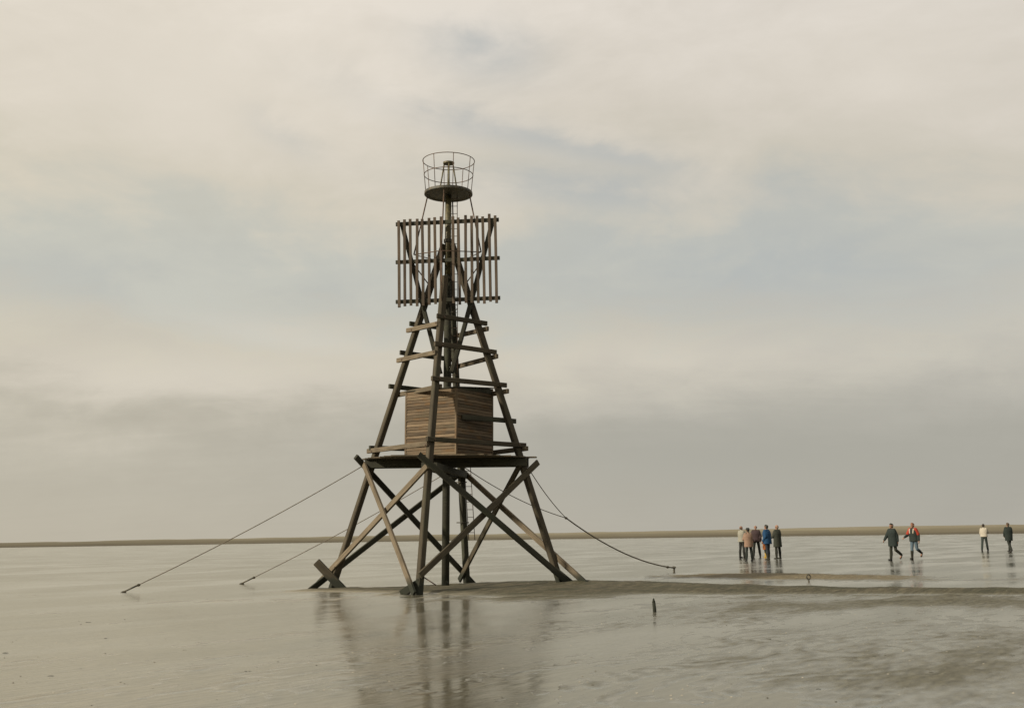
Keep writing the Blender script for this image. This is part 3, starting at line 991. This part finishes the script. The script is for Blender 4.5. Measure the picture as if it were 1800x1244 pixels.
# ------------------------------------------------------------------ stakes in the sand
st = link('mooring_eye', None, None, None, loc=(8.51, 32.04, 0.0))
tag(st, 'small dark iron eye bolt standing on the sand between beacon and walkers', 'mooring eye')
link('shank', tube_mesh([(0, 0, -0.2), (0, 0, 0.10)], 0.028, 8, 0.024), M['darksteel'], st)
pts = [(0.054 * math.cos(2 * math.pi * k / 20), 0, 0.155 + 0.066 * math.sin(2 * math.pi * k / 20)) for k in range(20)]
link('eye_ring', tube_mesh(pts, 0.019, 8, closed=True), M['darksteel'], st)

post = link('wooden_stake', None, None, None, loc=(2.6, 20.77, 0.0))
tag(post, 'short dark pointed wooden stake alone in the shallow water', 'stake')
link('shaft', tube_mesh([(0.0, 0, -0.2), (-0.002, 0, 0.05), (-0.012, 0, 0.18)], 0.036, 9, 0.031), M['timber'], post)
link('tip', tube_mesh([(-0.0118, 0, 0.175), (-0.013, 0, 0.22), (-0.012, 0, 0.25)], 0.031, 9, 0.010), M['timber'], post)


# dark clumps on the flat
def clump(seed, r):
    rg = random.Random(seed)
    bm = bmesh.new()
    for i in range(4):
        bmesh.ops.create_icosphere(bm, subdivisions=1, radius=r * rg.uniform(0.4, 0.8),
                                   matrix=Matrix.Translation((rg.uniform(-r, r), rg.uniform(-r, r) * 0.5, 0)) @ Matrix.Scale(0.28, 4, (0, 0, 1)))
    for v in bm.verts:
        v.co += Vector((rg.uniform(-1, 1), rg.uniform(-1, 1), rg.uniform(-0.3, 0.6))) * r * 0.15
    me_ = bpy.data.meshes.new('clump')
    bm.to_mesh(me_)
    bm.free()
    return me_


CL = [
    (-7.83, 20.31, 0.075, 'dark flat clump of weed alone on the bright flat left of the beacon'),
    (-6.8, 14.84, 0.075, 'dark clump of weed at the far left edge of the picture'),
    (-6.24, 16.89, 0.06, 'small streak of weed on the left between the edge and the beacon'),
    (-5.1, 12.24, 0.05, 'small dark weed scrap low in the left corner'),
    (-2.98, 12.39, 0.045, 'brownish weed scrap low in front of the left foot'),
    (-5.05, 12.95, 0.03, 'tiny dark weed scrap just above the one in the left corner'),
    (3.42, 15.15, 0.055, 'dark scrap of weed on the brown shoal below the eye bolt'),
    (4.09, 12.8, 0.05, 'dark scrap of weed beside a pale pool on the right foreground'),
    (5.64, 12.71, 0.06, 'dark scrap of weed close to the right edge of the picture'),
    (4.2, 11.32, 0.06, 'largest dark weed scrap low on the right foreground'),
    (2.78, 10.31, 0.06, 'dark scrap of weed nearest the bottom edge on the right'),
    (-1.49, 10.73, 0.05, 'dark weed scrap at the bottom below the beacon reflection'),
    (4.55, 23.73, 0.06, 'small dark weed scrap just right of the pointed stake'),
]
for i, (x, y, r, lab) in enumerate(CL):
    z = max(0.0, float(height(x, y)))
    o = link('seaweed_clump', clump(100 + i, r * 0.55), M['weed'], None, loc=(x, y, z - 0.003))
    tag(o, lab, 'seaweed', 'dark weed scraps on the flat')

# crumbs of shell washed over the flat
msh, t, b, _ = new_mat('shell')
rn = t.noise(t.n('ShaderNodeNewGeometry').outputs['Position'], 3.0, 2)
t.put(b.inputs['Base Color'], t.ramp(rn, [(0.40, (0.05, 0.045, 0.03)), (0.55, (0.42, 0.38, 0.30))]))
b.inputs['Roughness'].default_value = 0.6
V, Fc = [], []
rg = random.Random(22)
for _i in range(420):
    rr = 9.5 * (34 / 9.5) ** rg.random()
    aa = rad(rg.uniform(-29, 29))
    x, y = rr * math.sin(aa), rr * math.cos(aa)
    h0 = max(0.0, float(height(x, y)))
    sz = rg.uniform(0.006, 0.016)
    b0 = len(V)
    tw = rg.uniform(0, 6.28)
    for k in range(6):
        q_ = tw + k * math.pi / 3
        V.append((x + sz * math.cos(q_) * rg.uniform(0.8, 1.2), y + sz * 0.75 * math.sin(q_), h0 + 0.0005))
    V.append((x + sz * 0.2, y, h0 + sz * 0.45))
    for k in range(6):
        Fc.append((b0 + k, b0 + (k + 1) % 6, b0 + 6))
me = bpy.data.meshes.new('shell_crumbs')
me.from_pydata(V, [], Fc)
tag(link('shell_crumbs', me, msh), 'tiny shell crumbs strewn over the wet flat', None, None, 'stuff')

# ------------------------------------------------------------------ people
def add_capsule(bm, p, q, ra, rb, sx=1.0, sy=1.0, seg=12, rings=4, axis=None):
    """closed tapered capsule; sx, sy squash it along world x and y about its own axis"""
    p, q = Vector(p), Vector(q)
    d = q - p
    L = max(d.length, 1e-5)
    z = d / L
    ref = Vector((1, 0, 0)) if abs(z.x) < 0.9 else Vector((0, 1, 0))
    a = (ref - z * ref.dot(z)).normalized()
    b_ = z.cross(a)
    rows = []
    for i in range(rings + 1):
        t_ = -math.pi / 2 + (math.pi / 2) * i / rings
        rows.append((p + z * (ra * math.sin(t_)), ra * math.cos(t_)))
    for i in range(rings + 1):
        t_ = (math.pi / 2) * i / rings
        rows.append((q + z * (rb * math.sin(t_)), rb * math.cos(t_)))
    vs = []
    for c_, r_ in rows:
        r_ = max(r_, 0.0006)
        vs.append([bm.verts.new(c_ + a * (r_ * sx * math.cos(2 * math.pi * k / seg)) + b_ * (r_ * sy * math.sin(2 * math.pi * k / seg))) for k in range(seg)])
    for i in range(len(vs) - 1):
        for k in range(seg):
            k2 = (k + 1) % seg
            bm.faces.new((vs[i][k], vs[i][k2], vs[i + 1][k2], vs[i + 1][k]))
    bm.faces.new(vs[0][::-1])
    bm.faces.new(vs[-1])


def add_loft(bm, secs, seg=20):
    """closed loft of ellipses (centre, rx, ry)"""
    vs = []
    for c_, rx, ry in secs:
        c_ = Vector(c_)
        vs.append([bm.verts.new(c_ + Vector((rx * math.cos(2 * math.pi * k / seg), ry * math.sin(2 * math.pi * k / seg), 0))) for k in range(seg)])
    for i in range(len(vs) - 1):
        for k in range(seg):
            k2 = (k + 1) % seg
            bm.faces.new((vs[i][k], vs[i][k2], vs[i + 1][k2], vs[i + 1][k]))
    bm.faces.new(vs[0][::-1])
    bm.faces.new(vs[-1])


def fuse(bm, voxel, smooth=2):
    """union of the closed pieces as one continuous skin"""
    bmesh.ops.recalc_face_normals(bm, faces=bm.faces)
    me_ = bpy.data.meshes.new('tmp')
    bm.to_mesh(me_)
    bm.free()
    o = bpy.data.objects.new('tmp', me_)
    COL.objects.link(o)
    md = o.modifiers.new('r', 'REMESH')
    md.mode = 'VOXEL'
    md.voxel_size = voxel
    if smooth:
        sm = o.modifiers.new('s', 'SMOOTH')
        sm.iterations = smooth
        sm.factor = 0.5
    dg = bpy.context.evaluated_depsgraph_get()
    dg.update()
    out = bpy.data.meshes.new_from_object(o.evaluated_get(dg))
    bpy.data.objects.remove(o)
    bpy.data.meshes.remove(me_)
    shade_smooth(out)
    return out


SKIN = cloth_mat('skin', (0.26, 0.145, 0.095), 0.6, 0.15)
EYEM = cloth_mat('eye_dark', (0.03, 0.025, 0.02), 0.3, 0.1)
CM = {}


def cm(c, nm='cloth'):
    key = tuple(c)
    if key not in CM:
        CM[key] = cloth_mat(nm, tuple(v * 0.70 + 0.004 for v in c))
    return CM[key]


def person(label, loc, face, H=1.75, lean=0, turn=0, legs=((0, 0, 4), (0, 0, 4)), arms=((4, 8, 10, 0), (4, 8, 10, 0)),
           jacket=(0.1, 0.1, 0.1), hem=0.86, bulk=1.0, trousers=(0.04, 0.04, 0.045), shoes=(0.03, 0.028, 0.025), boot=0.0,
           hair=(0.06, 0.045, 0.03), hat=None, bald=False, group='people walking on the flat', extra=None, flare=1.0, skin=SKIN, stoop=0):
    """face: heading in degrees, 0 = away from the camera, 90 = to the left of the picture.
    legs: (hip swing forward, knee bend, spread) right then left; arms: (swing, spread, elbow bend, inward)"""
    k = H / 1.75
    pel = Vector((0, 0, 0.95))
    tilt = rad(lean)
    up = Vector((0, math.sin(tilt), math.cos(tilt)))
    waist = pel + up * 0.13
    chest = pel + up * 0.35
    nb = pel + up * 0.52 + Vector((0, rad(stoop) * 0.25, 0))
    ht_ = rad(lean * 0.5 + stoop)
    hup = Vector((0, math.sin(ht_), math.cos(ht_)))
    head = nb + hup * 0.165
    J = {}
    for s, (th, kn, sp_) in zip((1, -1), legs):
        hip = pel + Vector((s * 0.092, 0, -0.03))
        a, b_ = rad(th), rad(th - kn)
        ab = math.sin(rad(sp_)) * s
        kne = hip + Vector((ab * 0.44, math.sin(a) * 0.44, -math.cos(a) * 0.44))
        ank = kne + Vector((ab * 0.30, math.sin(b_) * 0.42, -math.cos(b_) * 0.42))
        J[s] = (hip, kne, ank, b_)
    low = min(J[1][2].z, J[-1][2].z)
    dz_ = 0.085 - low
    sh = Vector((0, 0, dz_))
    pel, waist, chest, nb, head = [v + sh for v in (pel, waist, chest, nb, head)]
    for s in (1, -1):
        J[s] = tuple(v + sh for v in J[s][:3]) + (J[s][3],)
    Ar = {}
    for s, (sw, sp_, el_, inn) in zip((1, -1), arms):
        shd = chest + up * 0.125 + Vector((s * 0.175, 0, 0))
        a = rad(sw)
        ud = Vector((math.sin(rad(sp_)) * s, math.sin(a) * math.cos(rad(sp_)), -math.cos(a) * math.cos(rad(sp_))))
        elb = shd + ud * 0.29
        a2 = rad(sw + el_)
        fd = Vector((-s * math.sin(rad(inn)) + 0.4 * math.sin(rad(sp_)) * s, math.sin(a2) * math.cos(rad(inn)), -math.cos(a2) * math.cos(rad(inn)))).normalized()
        wr = elb + fd * 0.25
        Ar[s] = (shd, elb, wr, fd)

    # ---- body, one skin
    bm = bmesh.new()
    add_capsule(bm, pel, waist, 0.105, 0.098, 1.35, 0.95)
    add_capsule(bm, waist, chest, 0.098, 0.112, 1.35, 0.95)
    add_capsule(bm, chest + up * 0.09 + Vector((-0.10, 0, 0)), chest + up * 0.09 + Vector((0.10, 0, 0)), 0.075, 0.075)
    add_capsule(bm, chest + up * 0.1, nb + hup * 0.06, 0.062, 0.052)
    # head: skull, jaw, nose, ears, brow
    add_capsule(bm, head + Vector((0, -0.018, 0.03)), head + Vector((0, 0.012, 0.03)), 0.083, 0.080, 0.92, 1.05)
    add_capsule(bm, head + Vector((0, 0.035, -0.03)), head + Vector((0, 0.055, -0.085)), 0.058, 0.036)
    add_capsule(bm, head + Vector((0, 0.088, 0.015)), head + Vector((0, 0.108, -0.018)), 0.011, 0.014)
    add_capsule(bm, head + Vector((-0.035, 0.075, 0.035)), head + Vector((0.035, 0.075, 0.035)), 0.013, 0.013)
    add_capsule(bm, head + Vector((-0.02, 0.085, -0.052)), head + Vector((0.02, 0.085, -0.052)), 0.010, 0.010)
    for s in (1, -1):
        add_capsule(bm, head + Vector((s * 0.078, -0.005, -0.015)), head + Vector((s * 0.083, -0.012, 0.025)), 0.012, 0.016)
        hip, kne, ank, b_ = J[s]
        add_capsule(bm, hip, kne, 0.082, 0.052)
        calf = kne.lerp(ank, 0.35) + Vector((0, -0.012, 0))
        add_capsule(bm, kne, calf, 0.050, 0.055)
        add_capsule(bm, calf, ank, 0.055, 0.034)
        fdir = Vector((0, math.cos(b_ * 0.8), math.sin(b_ * 0.8)))
        add_capsule(bm, ank - fdir * 0.03 + Vector((0, 0, -0.04)), ank + fdir * 0.14 + Vector((0, 0, -0.05)), 0.033, 0.030, 1.2, 1)
        shd, elb, wr, fd = Ar[s]
        add_capsule(bm, shd, elb, 0.052, 0.040)
        add_capsule(bm, elb, wr, 0.040, 0.027)
        # hand: palm, four fingers with a bend, thumb from the side of the palm
        lat = Vector((1, 0, 0)) - fd * fd.x
        lat = (Vector((0, 1, 0)) - fd * fd.y).normalized() if abs(fd.y) < 0.85 else lat.normalized()
        inn_ = lat.cross(fd).normalized()
        if inn_.x * s > 0:
            inn_ = -inn_
        pe = wr + fd * 0.085
        add_capsule(bm, wr + fd * 0.01, pe, 0.026, 0.030, 1, 1)
        for f_, ln in zip((-1.5, -0.5, 0.5, 1.5), (0.058, 0.072, 0.078, 0.068)):
            b0 = pe + lat * (f_ * 0.0185)
            m1 = b0 + fd * ln * 0.6 + inn_ * 0.008
            add_capsule(bm, b0, m1, 0.0105, 0.0098, seg=8, rings=2)
            add_capsule(bm, m1, m1 + (fd * 0.75 + inn_ * 0.65) * ln * 0.5, 0.0098, 0.0085, seg=8, rings=2)
        tb = wr + fd * 0.03 + lat * 0.026
        add_capsule(bm, tb, tb + (fd * 0.7 + lat * 0.6 + inn_ * 0.3) * 0.052, 0.0125, 0.0105, seg=8, rings=2)
    body = fuse(bm, 0.0105, 1)
    o = link('person', body, skin, None, loc=loc)
    o.scale = (k, k, k)
    o.rotation_euler = (0, 0, rad(face))
    tag(o, label, 'person', group)

    for s in (1, -1):
        bm = bmesh.new()
        bmesh.ops.create_icosphere(bm, subdivisions=1, radius=0.0115, matrix=Matrix.Translation(head + Vector((s * 0.031, 0.083, 0.008))))
        me_ = bpy.data.meshes.new('eye')
        bm.to_mesh(me_)
        bm.free()
        link('eye', me_, EYEM, o)

    # ---- trousers
    bm = bmesh.new()
    add_capsule(bm, pel + Vector((0, 0, -0.02)), waist, 0.120, 0.108, 1.36, 1.0)
    for s in (1, -1):
        hip, kne, ank, b_ = J[s]
        e = kne.lerp(ank, 0.93 if boot < 0.1 else 0.6)
        add_capsule(bm, hip, kne, 0.098, 0.070)
        add_capsule(bm, kne, kne.lerp(ank, 0.35) + Vector((0, -0.014, 0)), 0.072, 0.076)
        add_capsule(bm, kne.lerp(ank, 0.35) + Vector((0, -0.014, 0)), e, 0.076, 0.064)
    link('trousers', fuse(bm, 0.015, 2), cm(trousers, 'trouser_cloth'), o)
    # ---- shoes or boots
    for s in (1, -1):
        hip, kne, ank, b_ = J[s]
        bm = bmesh.new()
        fdir = Vector((0, math.cos(b_), math.sin(b_)))
        heel = ank - fdir * 0.035 + Vector((0, 0, -0.045))
        toe = ank + fdir * 0.155 + Vector((0, 0, -0.052))
        add_capsule(bm, heel, toe, 0.043, 0.040, 1.15, 0.95)
        add_capsule(bm, ank + Vector((0, 0, -0.03)), ank + (kne - ank).normalized() * (0.05 + boot), 0.052, 0.078 if boot > 0.1 else 0.050)
        link('boot' if boot > 0.1 else 'shoe', fuse(bm, 0.012, 1), cm(shoes, 'shoe_leather'), o)
    # ---- jacket
    bk = bulk * 1.14
    bm = bmesh.new()
    hemz = hem + dz_
    cz = Vector((0, chest.y, chest.z))
    top = nb + up * -0.005
    wy = pel.y
    secs = [(Vector((0, wy, hemz)), 0.195 * bk * flare, 0.150 * bk * flare),
            (Vector((0, wy, (hemz + waist.z) / 2)), 0.188 * bk * (0.5 + 0.5 * flare), 0.143 * bk),
            (Vector((0, waist.y, waist.z + 0.02)), 0.182 * bk, 0.135 * bk),
            (cz, 0.200 * bk, 0.140 * bk), (cz + up * 0.10, 0.190 * bk, 0.118 * bk),
            (cz + up * 0.155, 0.135 * bk, 0.092 * bk), (top + up * 0.035, 0.072, 0.070)]
    add_loft(bm, secs)
    for s in (1, -1):
        shd, elb, wr, fd = Ar[s]
        add_capsule(bm, shd + Vector((-s * 0.03, 0, -0.005)), elb, 0.076 * bk, 0.062 * bk)
        add_capsule(bm, elb, wr - fd * 0.01, 0.062 * bk, 0.046 * bk)
    add_capsule(bm, nb + Vector((-0.01, -0.01, 0.0)), nb + Vector((0.01, -0.01, 0.035)), 0.066, 0.062)
    jk = link('jacket', fuse(bm, 0.014, 2), cm(jacket, 'jacket_cloth'), o)
    # ---- hair or hat
    bm = bmesh.new()
    if bald:
        add_capsule(bm, head + Vector((0, -0.050, -0.01)), head + Vector((0, -0.045, 0.02)), 0.062, 0.062, 1.18, 1)
    else:
        add_capsule(bm, head + Vector((0, -0.032, 0.035)), head + Vector((0, 0.010, 0.062)), 0.090, 0.078, 0.97, 1)
        add_capsule(bm, head + Vector((0, -0.045, -0.02)), head + Vector((0, -0.035, 0.03)), 0.070, 0.080)
    link('hair', fuse(bm, 0.010, 1), cm(hair, 'hair'), o)
    if hat:
        bm = bmesh.new()
        add_loft(bm, [(head + Vector((0, 0, 0.052)), 0.155, 0.165), (head + Vector((0, 0, 0.062)), 0.150, 0.160), (head + Vector((0, -0.01, 0.075)), 0.100, 0.110),
                      (head + Vector((0, -0.01, 0.135)), 0.092, 0.100), (head + Vector((0, -0.01, 0.155)), 0.06, 0.07)])
        link('hat', fuse(bm, 0.010, 1), cm(hat, 'felt'), o)
    if extra:
        extra(o, jk, dict(chest=chest, nb=nb, waist=waist, pel=pel, up=up, arms=Ar, head=head, J=J))
    return o


STAND = ((2, 2, 4), (-2, 2, 4))
G1 = 'group standing on the flat'
G2 = 'walkers on the right'
person('person in pale beige jacket at the left end of the standing group', (13.52, 65.4, 0), -60, 1.84, jacket=(0.34, 0.325, 0.26), hem=0.86, bulk=1.12,
       trousers=(0.035, 0.035, 0.030), legs=STAND, arms=((14, 10, 45, 20), (4, 8, 15, 0)), hair=(0.16, 0.10, 0.07), bald=True, group=G1)


def panel_back(o, jk, j):
    pass


person('shorter person seen from behind in dark hat and tan and pink jacket', (12.22, 57.4, 0), 12, 1.66, jacket=(0.330, 0.215, 0.150), hem=0.74, bulk=1.16,
       trousers=(0.028, 0.034, 0.028), legs=((3, 4, 7), (-3, 2, 8)), arms=((22, 10, 60, 25), (22, 10, 60, 25)), hat=(0.035, 0.035, 0.028), hair=(0.05, 0.045, 0.035),
       group=G1, lean=4)
person('person in dark maroon jacket behind the tan jacket in the group', (14.58, 66.3, 0), 165, 1.86, jacket=(0.062, 0.040, 0.040), hem=0.84, bulk=1.22,
       trousers=(0.032, 0.034, 0.028), legs=((2, 2, 7), (-2, 2, 7)), arms=((6, 10, 25, 10), (8, 12, 20, 0)), hair=(0.22, 0.12, 0.09), bald=True, group=G1)
person('person in bright blue jacket facing left in the standing group', (13.62, 59.2, 0), 45, 1.84, jacket=(0.015, 0.065, 0.145), hem=0.78, bulk=1.22,
       trousers=(0.030, 0.036, 0.044), legs=((4, 3, 2), (-4, 2, 2)), arms=((10, 6, 20, 0), (-12, 10, 45, 0)), hair=(0.05, 0.05, 0.04), group=G1, lean=3, boot=0.18,
       shoes=(0.035, 0.035, 0.025))
person('child in orange jacket and yellow boots half hidden behind the blue jacket', (14.93, 65.6, 0), 60, 1.18, jacket=(0.36, 0.115, 0.030), hem=0.66, bulk=1.16,
       trousers=(0.045, 0.045, 0.025), shoes=(0.52, 0.33, 0.06), boot=0.24, legs=((5, 4, 6), (-5, 4, 6)), hair=(0.06, 0.05, 0.03), group=G1)
person('person in long dark green coat at the right end of the standing group', (14.62, 61.1, 0), 35, 1.84, jacket=(0.045, 0.050, 0.036), hem=0.60, bulk=1.12, flare=1.05,
       trousers=(0.030, 0.032, 0.022), legs=((2, 2, 6), (-2, 2, 7)), arms=((10, 10, 55, 20), (14, 12, 60, 25)), hair=(0.30, 0.20, 0.13), bald=True, group=G1, boot=0.2,
       shoes=(0.03, 0.03, 0.02))
person('leftmost walker in long dark coat striding left', (18.66, 54.2, 0), 118, 1.78, jacket=(0.026, 0.036, 0.032), hem=0.66, bulk=1.16, lean=4,
       trousers=(0.035, 0.037, 0.026), legs=((8, 4, 1), (-6, 52, 1)), arms=((26, 8, 12, 0), (-20, 8, 18, 0)), hair=(0.045, 0.040, 0.03), group=G2)


def red_white(o, jk, j):
    ch, up = j['chest'], j['up']
    for s in (1, -1):
        bm = bmesh.new()
        shd, elb, wr, fd = j['arms'][s]
        add_capsule(bm, shd + Vector((-s * 0.03, 0, 0.0)), shd.lerp(elb, 0.80), 0.104, 0.088)
        link('red_sleeve', fuse(bm, 0.013, 1), cm((0.42, 0.050, 0.025), 'red_cloth'), jk)
        bm = bmesh.new()
        for f_ in (1, -1):
            add_capsule(bm, ch + Vector((s * 0.088, f_ * 0.142, -0.04)), ch + up * 0.13 + Vector((s * 0.105, f_ * 0.112, 0)), 0.030, 0.034)
        add_capsule(bm, ch + up * 0.13 + Vector((s * 0.105, 0.10, 0.02)), ch + up * 0.13 + Vector((s * 0.105, -0.10, 0.02)), 0.034, 0.034)
        link('white_stripe', fuse(bm, 0.011, 1), cm((0.62, 0.54, 0.42), 'white_cloth'), jk)


person('walker in red and white topped dark jacket and blue jeans', (20.28, 55.8, 0), 128, 1.80, jacket=(0.030, 0.040, 0.034), hem=0.86, bulk=1.05, lean=4,
       trousers=(0.115, 0.165, 0.200), legs=((8, 5, 1), (-8, 58, 1)), arms=((20, 16, 45, 0), (-14, 14, 20, 0)), hair=(0.24, 0.11, 0.06), group=G2, extra=red_white,
       shoes=(0.03, 0.03, 0.02), boot=0.26)
person('walker in cream jacket and dark trousers facing right', (32.15, 75.2, 0), -35, 1.84, jacket=(0.540, 0.490, 0.390), hem=0.93, bulk=1.06, lean=5,
       trousers=(0.045, 0.058, 0.050), legs=((20, 4, 2), (-14, 8, 3)), arms=((35, 8, 100, 20), (12, 10, 50, 10)), hair=(0.055, 0.042, 0.03), group=G2)
person('rightmost walker seen from behind in dark green coat', (31.68, 70.4, 0), 8, 1.84, jacket=(0.026, 0.036, 0.030), hem=0.68, bulk=1.20,
       trousers=(0.030, 0.034, 0.026), legs=((14, 3, 0), (-12, 20, -1)), arms=((8, 10, 35, 20), (8, 10, 35, 20)), hair=(0.10, 0.07, 0.045), group=G2, flare=0.85)

print('triangles about', sum(len(o.data.loop_triangles) or len(o.data.polygons) * 2 for o in bpy.data.objects if o.type == 'MESH'))
